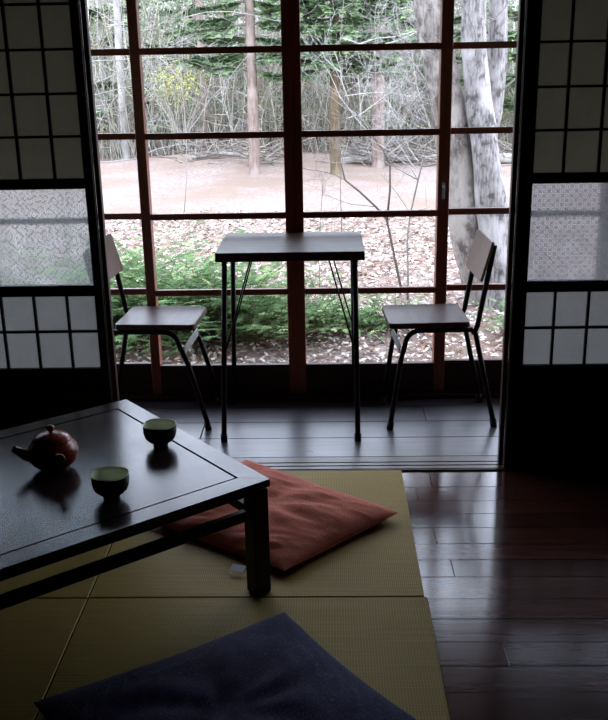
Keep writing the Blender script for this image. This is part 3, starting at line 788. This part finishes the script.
# low green bushes by the window
def frond_bush(loc, h, w, n, label, tone=1.0):
    n = int(n*2.3); h *= 1.38; w *= 1.15; r = empty('fern_bush', loc); tag(r, label, 'bush', 'low green feathery bushes outside the window')
    m = MB(); st = MB()
    for i in range(n):
        a = R(0,2*PI); lean = R(.1,1.1)
        p = Vector((R(-.4,.4)*w, R(-.3,.3)*w, 0)); d = Vector((math.cos(a)*lean, math.sin(a)*lean, 1)).normalized()
        L = h*R(.8,1.5); pts = [p]; S = 9
        for k in range(S):
            d = (d+Vector((math.cos(a)*.10, math.sin(a)*.10, -.075*lean-.01))).normalized(); pts.append(pts[-1]+d*L/S)
        st.tube(pts, [.004*(1-k/(S+1)) for k in range(S+1)], 3, 0, (.20,.17,.10), cap=False)
        for k in range(1, S+1):
            side = d.cross(Vector((0,0,1))).normalized()
            q = pts[k]; dd = (pts[k]-pts[k-1]).normalized()
            for s_ in (-1, 1):
                ll = .15*h/.5*(1-.55*k/S)*R(.7,1.2)
                g_ = R(.6,1.35)*tone; c = (.11*g_, .175*g_, .078*g_)
                if random.random() < .15: c = (.27*g_, .34*g_, .16*g_)
                dirv = (side*s_ + dd*.6 + Vector((0,0,R(-.25,.15)))).normalized()
                cr = dirv.cross(Vector((0,0,1))).normalized()
                for u in range(6):          # small leaflets along each pinna
                    b = q + dirv*ll*(u+.4)/6; ls = ll*.34*(1-u/8)
                    for v in (-1, 1):
                        e = b + (cr*v*.9+dirv*.8).normalized()*ls + Vector((0,0,R(-.012,.006)))
                        m.poly([b, b+dirv*ls*.38, e, b+cr*v*ls*.30-dirv*ls*.05], 0, c)
    st.build('stems', M['twig'], r); m.build('foliage', M['leafy'], r)
bs = [(-1.50,6.25,.50,.45,26,'feathery green bush directly behind the dark brown chair backrest'),
      (-1.12,6.45,.60,.42,30,'tallest feathery green bush, behind the seat of the dark brown chair'),
      (-.80,6.35,.48,.42,26,'feathery green bush seen between the dark brown chair and the tall table'),
      (-.50,6.25,.36,.40,22,'feathery green bush seen through the table legs'),
      (-.26,6.40,.32,.36,18,'low feathery green bush seen under the table against the centre post'),
      (.03,6.45,.27,.34,16,'low feathery green bush below the table brace nearer the pale chair'),
      (.33,6.55,.24,.36,14,'small feathery green bush between the table and the pale-backed chair'),
      (1.34,6.35,.24,.20,10,'small green tuft beside the base of the large tree')]
for x, y, h, w, n, lb in bs: frond_bush((x, y, gh(x,y)), h, w, n, lb, 1.0)

# conifers at the edge of the clearing
def bough(m, st, p, d, L, tone, dens=1.0):
    pts = [Vector(p)]; d = Vector(d).normalized(); S = 10
    for k in range(S):
        d = (d+Vector((R(-.06,.06),R(-.06,.06),-.05+.012*k))).normalized(); pts.append(pts[-1]+d*L/S)
    st.tube(pts, [.022*(1-.85*k/S) for k in range(S+1)], 4, 0, (.17,.14,.12), cap=False)
    for k in range(2, S+1):
        dd = (pts[k]-pts[k-1]).normalized(); side = dd.cross(Vector((0,0,1))).normalized()
        for s_ in (-1, 1):
            for rep in range(3):
                ll = L*R(.18,.34)*(1.1-.5*k/S); dv = (side*s_*R(.5,1)+dd*R(.4,1)+Vector((0,0,R(-.65,.25)))).normalized()
                g_ = R(.55,1.3)*tone
                c = (.15*g_, .215*g_, .125*g_) if random.random() < .6 else (.235*g_, .32*g_, .165*g_)
                cr = dv.cross(Vector((0,0,1))).normalized()
                for u in range(7):
                    b = pts[k]+dv*ll*(u+.3)/7; ls = R(.045,.085)
                    for v in (-1, 1):
                        e = b+(cr*v+dv*.7).normalized()*ls*1.4+Vector((0,0,R(-.03,.01)))
                        m.poly([b, b+dv*ls*.6, e, b+cr*v*ls*.4-dv*ls*.2], 0, c)
def conifer(x, y, r0, h, boughs, bk_, label, lean=0.0, name='conifer_tree'):
    z0 = gh(x,y); r = empty(name, (x,y,z0)); tag(r, label, 'tree')
    m = MB(); trunk(m, [(0,0,-.15),(0,0,.1),(lean*.3,0,h*.3),(lean*.6,0,h*.6),(lean,0,h)], [r0*1.3,r0*1.05,r0*.95,r0*.7,.02], 12, .05, x); m.build('trunk', M[bk_], r)
    m = MB(); st = MB()
    for (px, pz, a, el, L, tone) in boughs:
        bough(m, st, (px, 0, pz-z0), (math.cos(a)*math.cos(el), math.sin(a)*math.cos(el), math.sin(el)), L, tone)
    st.build('branches', M['twig'], r); m.build('foliage', M['leafy'], r)
bo = []
for z in (1.25,1.4,1.55,1.75,1.95,2.1,2.3,2.45,2.6,2.8,3.0,3.3,3.6,4.0,4.4,4.8,5.2):
    for k in range(2 if z < 3 else 3):
        s_ = PI if k == 0 else 0 if k == 1 else -PI/2
        L = {0:.95,1:.62}.get(k,.7)*R(.85,1.15)*(1 if z < 4 else .8)
        bo.append((0, z, s_+R(-.5,.5), R(-.1,.25), L, 1.05))
conifer(-1.20, 16, .085, 6.5, bo, 'bark_red', 'conifer with reddish bare lower trunk and high green boughs at the clearing edge')
bo = []
for z in (1.3,1.42,1.55,1.62,1.7,1.78,1.85,1.93,2.0,2.1,2.15,2.3,2.4,2.5,2.7,2.9,3.2,3.6,4.0,4.5,5.0):
    for k in range(3):
        s_ = (0, PI, -PI/2)[k]
        bo.append((0, z, s_+R(-.5,.5), R(-.1,.25), R(.75,1.0)*(1.0 if k else 1.15), 1.15))
conifer(.14, 16, .085, 6.5, bo, 'bark_brown', 'brown trunked conifer with thick green boughs beside the fallen logs')
# dead lower branches on that conifer come with the twiggy shrubs behind
bo = [(0, z, a, R(-.1,.2), R(.8,1.1), .85) for z in (1.0,1.3,1.7,2.1,2.5,2.9) for a in (R(2.4,3.8), R(-.6,.6), R(-2,-1))]
conifer(1.05, 19.5, .08, 6, bo, 'bark_dim', 'darker conifer half hidden behind the reddish trunk')
bo = [(0, z, a, R(-.1,.2), R(.8,1.2), .8) for z in (.6,1.0,1.4,1.8,2.2,2.6,3.0) for a in (R(2.4,3.8), R(-.6,.6), R(-2,-1))]
conifer(3.05, 18.5, .08, 6, bo, 'bark_dim', 'dim green conifer showing behind the large mottled tree')
bo = [(0, z, a, R(-.1,.2), R(.7,1.1), .75) for z in (1.4,1.8,2.1,2.4,2.8,3.2) for a in (R(2.4,3.8), R(-.6,.6), R(-2,-1))]
conifer(-2.7, 21, .08, 6, bo, 'bark_dim', 'dim green conifer far behind the yellow green shrub')
bo = [(0, z, a, R(-.1,.2), R(.7,1.1), .7) for z in (.2,.5,1.0,1.8,2.4) for a in (R(2.4,3.8), R(-.6,.6), R(-2,-1))]
conifer(-4.6, 20.5, .08, 6, bo, 'bark_dim', 'low-branched dim conifer far behind the narrow window column')

# standing trunks
def bare_tree(x, y, r0, h, bk_, label, lean=0, group=None, nb=8):
    z0 = gh(x,y); r = empty('bare_tree', (x,y,z0)); tag(r, label, 'tree', group)
    m = MB(); trunk(m, [(0,0,-.15),(0,0,.12),(lean*.3,0,h*.35),(lean*.7,0,h*.7),(lean,0,h)], [r0*1.35,r0*1.05,r0*.92,r0*.6,.02], 12, .05, x*3); m.build('trunk', M[bk_], r)
    m = MB()
    for i in range(nb):
        z = R(.22,.9)*h; a = random.choice((0,PI))+R(-.9,.9)
        branch(m, (lean*z/h,0,z), (math.cos(a), math.sin(a), R(.1,.7)), R(.6,1.5), R(.008,.02), 2, (.24,.225,.21), 3, .25, .05, (2,4))
    m.build('branches', M['twig'], r)
bare_tree(.89, 17, .105, 7.5, 'bark_red', 'straight reddish grey bare trunk at the clearing edge behind the white sapling')
bare_tree(-3.35, 17.5, .09, 7, 'bark_dim', 'pale straight bare trunk framed in the narrow window column', .05)
bare_tree(-2.35, 19.0, .07, 7, 'bark_red', 'reddish grey bare trunk rising beside the yellow green shrub', -.06)
bare_tree(-3.95, 19.0, .08, 7, 'bark_dim', 'grey bare trunk of the woodland edge, next to the paper door stile', .08)
n_bt = 0
for i in range(46):
    y = R(20.5,33); x = R(-.30,.29)*y
    if i % 4 == 0: x = R(-.36,.36)*y
    bare_tree(x, y, R(.035,.09), R(5,8), random.choice(('bark_dim','bark_dim','bark_red','bark_grey')), 'slender bare trunk among the woodland behind the clearing', R(-.4,.4), 'bare trunks of the woodland', 5)

# tangled undergrowth behind the clearing
m = MB()
for i in range(5200):
    y = R(18.6,31); x = R(-.33,.32)*y
    h = R(.5,2.6) if random.random() < .6 else R(2,5)
    k = R(.55,1.25)
    c = random.choice([(.27,.25,.215),(.22,.20,.17),(.34,.32,.29),(.18,.175,.13),(.23,.25,.17),(.24,.21,.17)]); c = tuple(q*k for q in c)
    p = Vector((x, y, gh(x,y))); d = Vector((R(-.4,.4), R(-.2,.2), 1)).normalized(); pts = [p]; S = 4
    for s_ in range(S):
        d = (d+Vector((R(-.22,.22),R(-.15,.15),0))).normalized(); pts.append(pts[-1]+d*h/S)
    r0 = R(.006,.016); m.tube(pts, [r0,r0*.9,r0*.75,r0*.6,r0*.3], 3, 0, c, cap=False)
    for q in range(random.randint(3,6)):
        j = random.randint(1,S); b = pts[j]; e = b+Vector((R(-.7,.7),R(-.3,.3),R(-.05,.5)))
        m.tube([b, b.lerp(e,.5)+Vector((0,0,R(-.06,.06))), e], [r0*.6,r0*.5,r0*.25], 3, 0, tuple(z*R(.9,1.3) for z in c), cap=False)
o = m.build('undergrowth', M['brush']); tag(o, 'tangled grey brown brushwood filling the woodland behind the clearing', 'undergrowth', kind='stuff')
# hazy green-grey evergreen understorey
m = MB()
for i in range(1500):
    y = R(20,33); x = R(-.33,.32)*y; z = gh(x,y)+R(.2,5.0)
    g_ = R(.5,1.15); w = R(.2,.5)
    base = (.145*g_,.20*g_,.115*g_) if random.random() < .8 else (.27*g_,.29*g_,.17*g_)
    for q in range(38):
        p = Vector((x+random.gauss(0,w), y+R(-.3,.3), z+random.gauss(0,w*.35))); s_ = R(.03,.08)
        a = Vector((R(-1,1),R(-.5,.5),R(-.4,.4))).normalized()*s_; b = Vector((R(-.5,.5),R(-.5,.5),R(-1,1))).normalized()*s_*.5
        m.poly([p-a, p+b, p+a, p-b], 0, base)
o = m.build('evergreen_understorey', M['leafy']); tag(o, 'dim grey green leaves hanging through the far woodland', 'foliage', kind='stuff')
# yellow-green shrub and pinkish brush
sx, sy = -2.78, 18.6
r = empty('yellow_green_shrub', (sx, sy, gh(sx,sy))); tag(r, 'yellow green budding shrub seen high in the woodland', 'shrub')
m = MB(); st = MB()
for i in range(14): branch(st, (0,0,0), (R(-.35,.35),R(-.3,.3),1), R(1.4,2.0), .012, 2, (.42,.38,.33), 3, .2, .05, (2,4))
for i in range(700):
    p = Vector((random.gauss(0,.24), random.gauss(0,.2), 1.32+random.gauss(0,.2))); s_ = R(.015,.035); g_ = R(.8,1.3)
    a = Vector((R(-1,1),R(-1,1),R(-1,1))).normalized()*s_; b = Vector((R(-1,1),R(-1,1),R(-1,1))).normalized()*s_*.6
    m.poly([p-a,p+b,p+a,p-b], 0, (.36*g_,.36*g_,.12*g_))
st.build('stems', M['twig'], r); m.build('foliage', M['leafy'], r)

# fallen logs on the clearing edge
def log(x, y, a, L, rad, label, z=0):
    m = MB(); dx, dy = math.cos(a)*L/2, math.sin(a)*L/2
    trunk(m, [(-dx,-dy,-.02),(-dx*.3,-dy*.3,.03),(dx*.4,dy*.4,0),(dx,dy,.03)], [rad,rad*.95,rad*.85,rad*.7], 12, .08, x)
    o = m.build('fallen_log', M['bark_dim'], None, (x,y,gh(x,y)+rad*.8+z)); tag(o, label, 'log', 'fallen logs at the clearing edge')
log(.58, 17.3, .15, .9, .065, 'pale fallen log between the brown conifer and the reddish bare trunk')
log(.72, 17.6, -.1, .9, .06, 'fallen log lying behind the pale log by the reddish trunk', .10)
log(1.45, 17.6, .1, 1.1, .08, 'fallen log on the ground between the reddish bare trunk and the large tree')
log(3.2, 17.0, .05, 1.0, .09, 'fallen log just behind the base of the large mottled tree')
log(-1.75, 17.2, .05, 1.3, .035, 'thin fallen pole on the low mound before the woodland')
m = MB()
for i in range(420):
    x, y = (R(.3,2.2), R(17,18.4)) if i < 220 else ((R(-2.6,-.5), R(16.6,18.2)) if i < 360 else (R(2.7,3.9), R(16.5,17.8)))
    p = Vector((x,y,gh(x,y)+R(.0,.25))); d = Vector((R(-1,1),R(-.4,.4),R(-.1,.35))).normalized(); k = R(.5,1.5)
    m.tube([p, p+d*R(.15,.35), p+d*R(.4,.7)], [.012,.010,.004], 3, 0, (.24*k,.21*k,.18*k), cap=False)
o = m.build('brush_pile', M['twig']); tag(o, 'low heaps of dead sticks along the far edge of the clearing', 'brushwood', kind='stuff')

# ------------------------------------------------------------------ light
w = bpy.data.worlds.new('overcast_sky'); SC.world = w; w.use_nodes = True
nt = w.node_tree; nt.nodes.clear()
out = nt.nodes.new('ShaderNodeOutputWorld'); bg = nt.nodes.new('ShaderNodeBackground')
tc = nt.nodes.new('ShaderNodeTexCoord'); sx_ = nt.nodes.new('ShaderNodeSeparateXYZ'); rp = nt.nodes.new('ShaderNodeValToRGB')
nt.links.new(tc.outputs['Generated'], sx_.inputs[0]); nt.links.new(sx_.outputs[2], rp.inputs[0])
e = rp.color_ramp.elements; e[0].position = 0; e[0].color = (.80,.81,.83,1); e[1].position = .75; e[1].color = (1.20,1.36,1.68,1); q_ = rp.color_ramp.elements.new(.16); q_.color = (1.12,1.24,1.50,1)
nt.links.new(rp.outputs[0], bg.inputs[0]); bg.inputs[1].default_value = 5.2
nt.links.new(bg.outputs[0], out.inputs[0])
for x0, x1, nm in ((XL, XR, 'window_portal'),):
    ld = bpy.data.lights.new(nm, 'AREA'); ld.shape = 'RECTANGLE'; ld.size = x1-x0; ld.size_y = 1.9; ld.cycles.is_portal = True
    lo = bpy.data.objects.new(nm, ld); COL.objects.link(lo); lo.location = ((x0+x1)/2, 4.12, .95); lo.rotation_euler = (-PI/2, 0, 0)

# ------------------------------------------------------------------ camera
cd = bpy.data.cameras.new('camera'); cam = bpy.data.objects.new('camera', cd); COL.objects.link(cam)
cd.sensor_fit = 'VERTICAL'; cd.sensor_height = 24; cd.sensor_width = 24; cd.lens = 952.736*24/720
cam.matrix_world = Matrix(((0.9995931576, 0.0106210566, 0.0264709732, 0), (0.0219933370, 0.3039079298, -0.9524475121, 0), (-0.0181607376, 0.9526422011, 0.3035506947, 1.45), (0,0,0,1)))
cd.clip_start = .05; cd.clip_end = 200
SC.camera = cam
SC.view_settings.view_transform = 'Standard'; SC.view_settings.look = 'None'; SC.view_settings.exposure = 0
cy = SC.cycles
cy.max_bounces = 7; cy.diffuse_bounces = 4; cy.glossy_bounces = 4; cy.transmission_bounces = 5; cy.transparent_max_bounces = 12
cy.caustics_reflective = False; cy.caustics_refractive = True
cy.sample_clamp_indirect = 6; cy.use_denoising = True
cy.use_light_tree = True
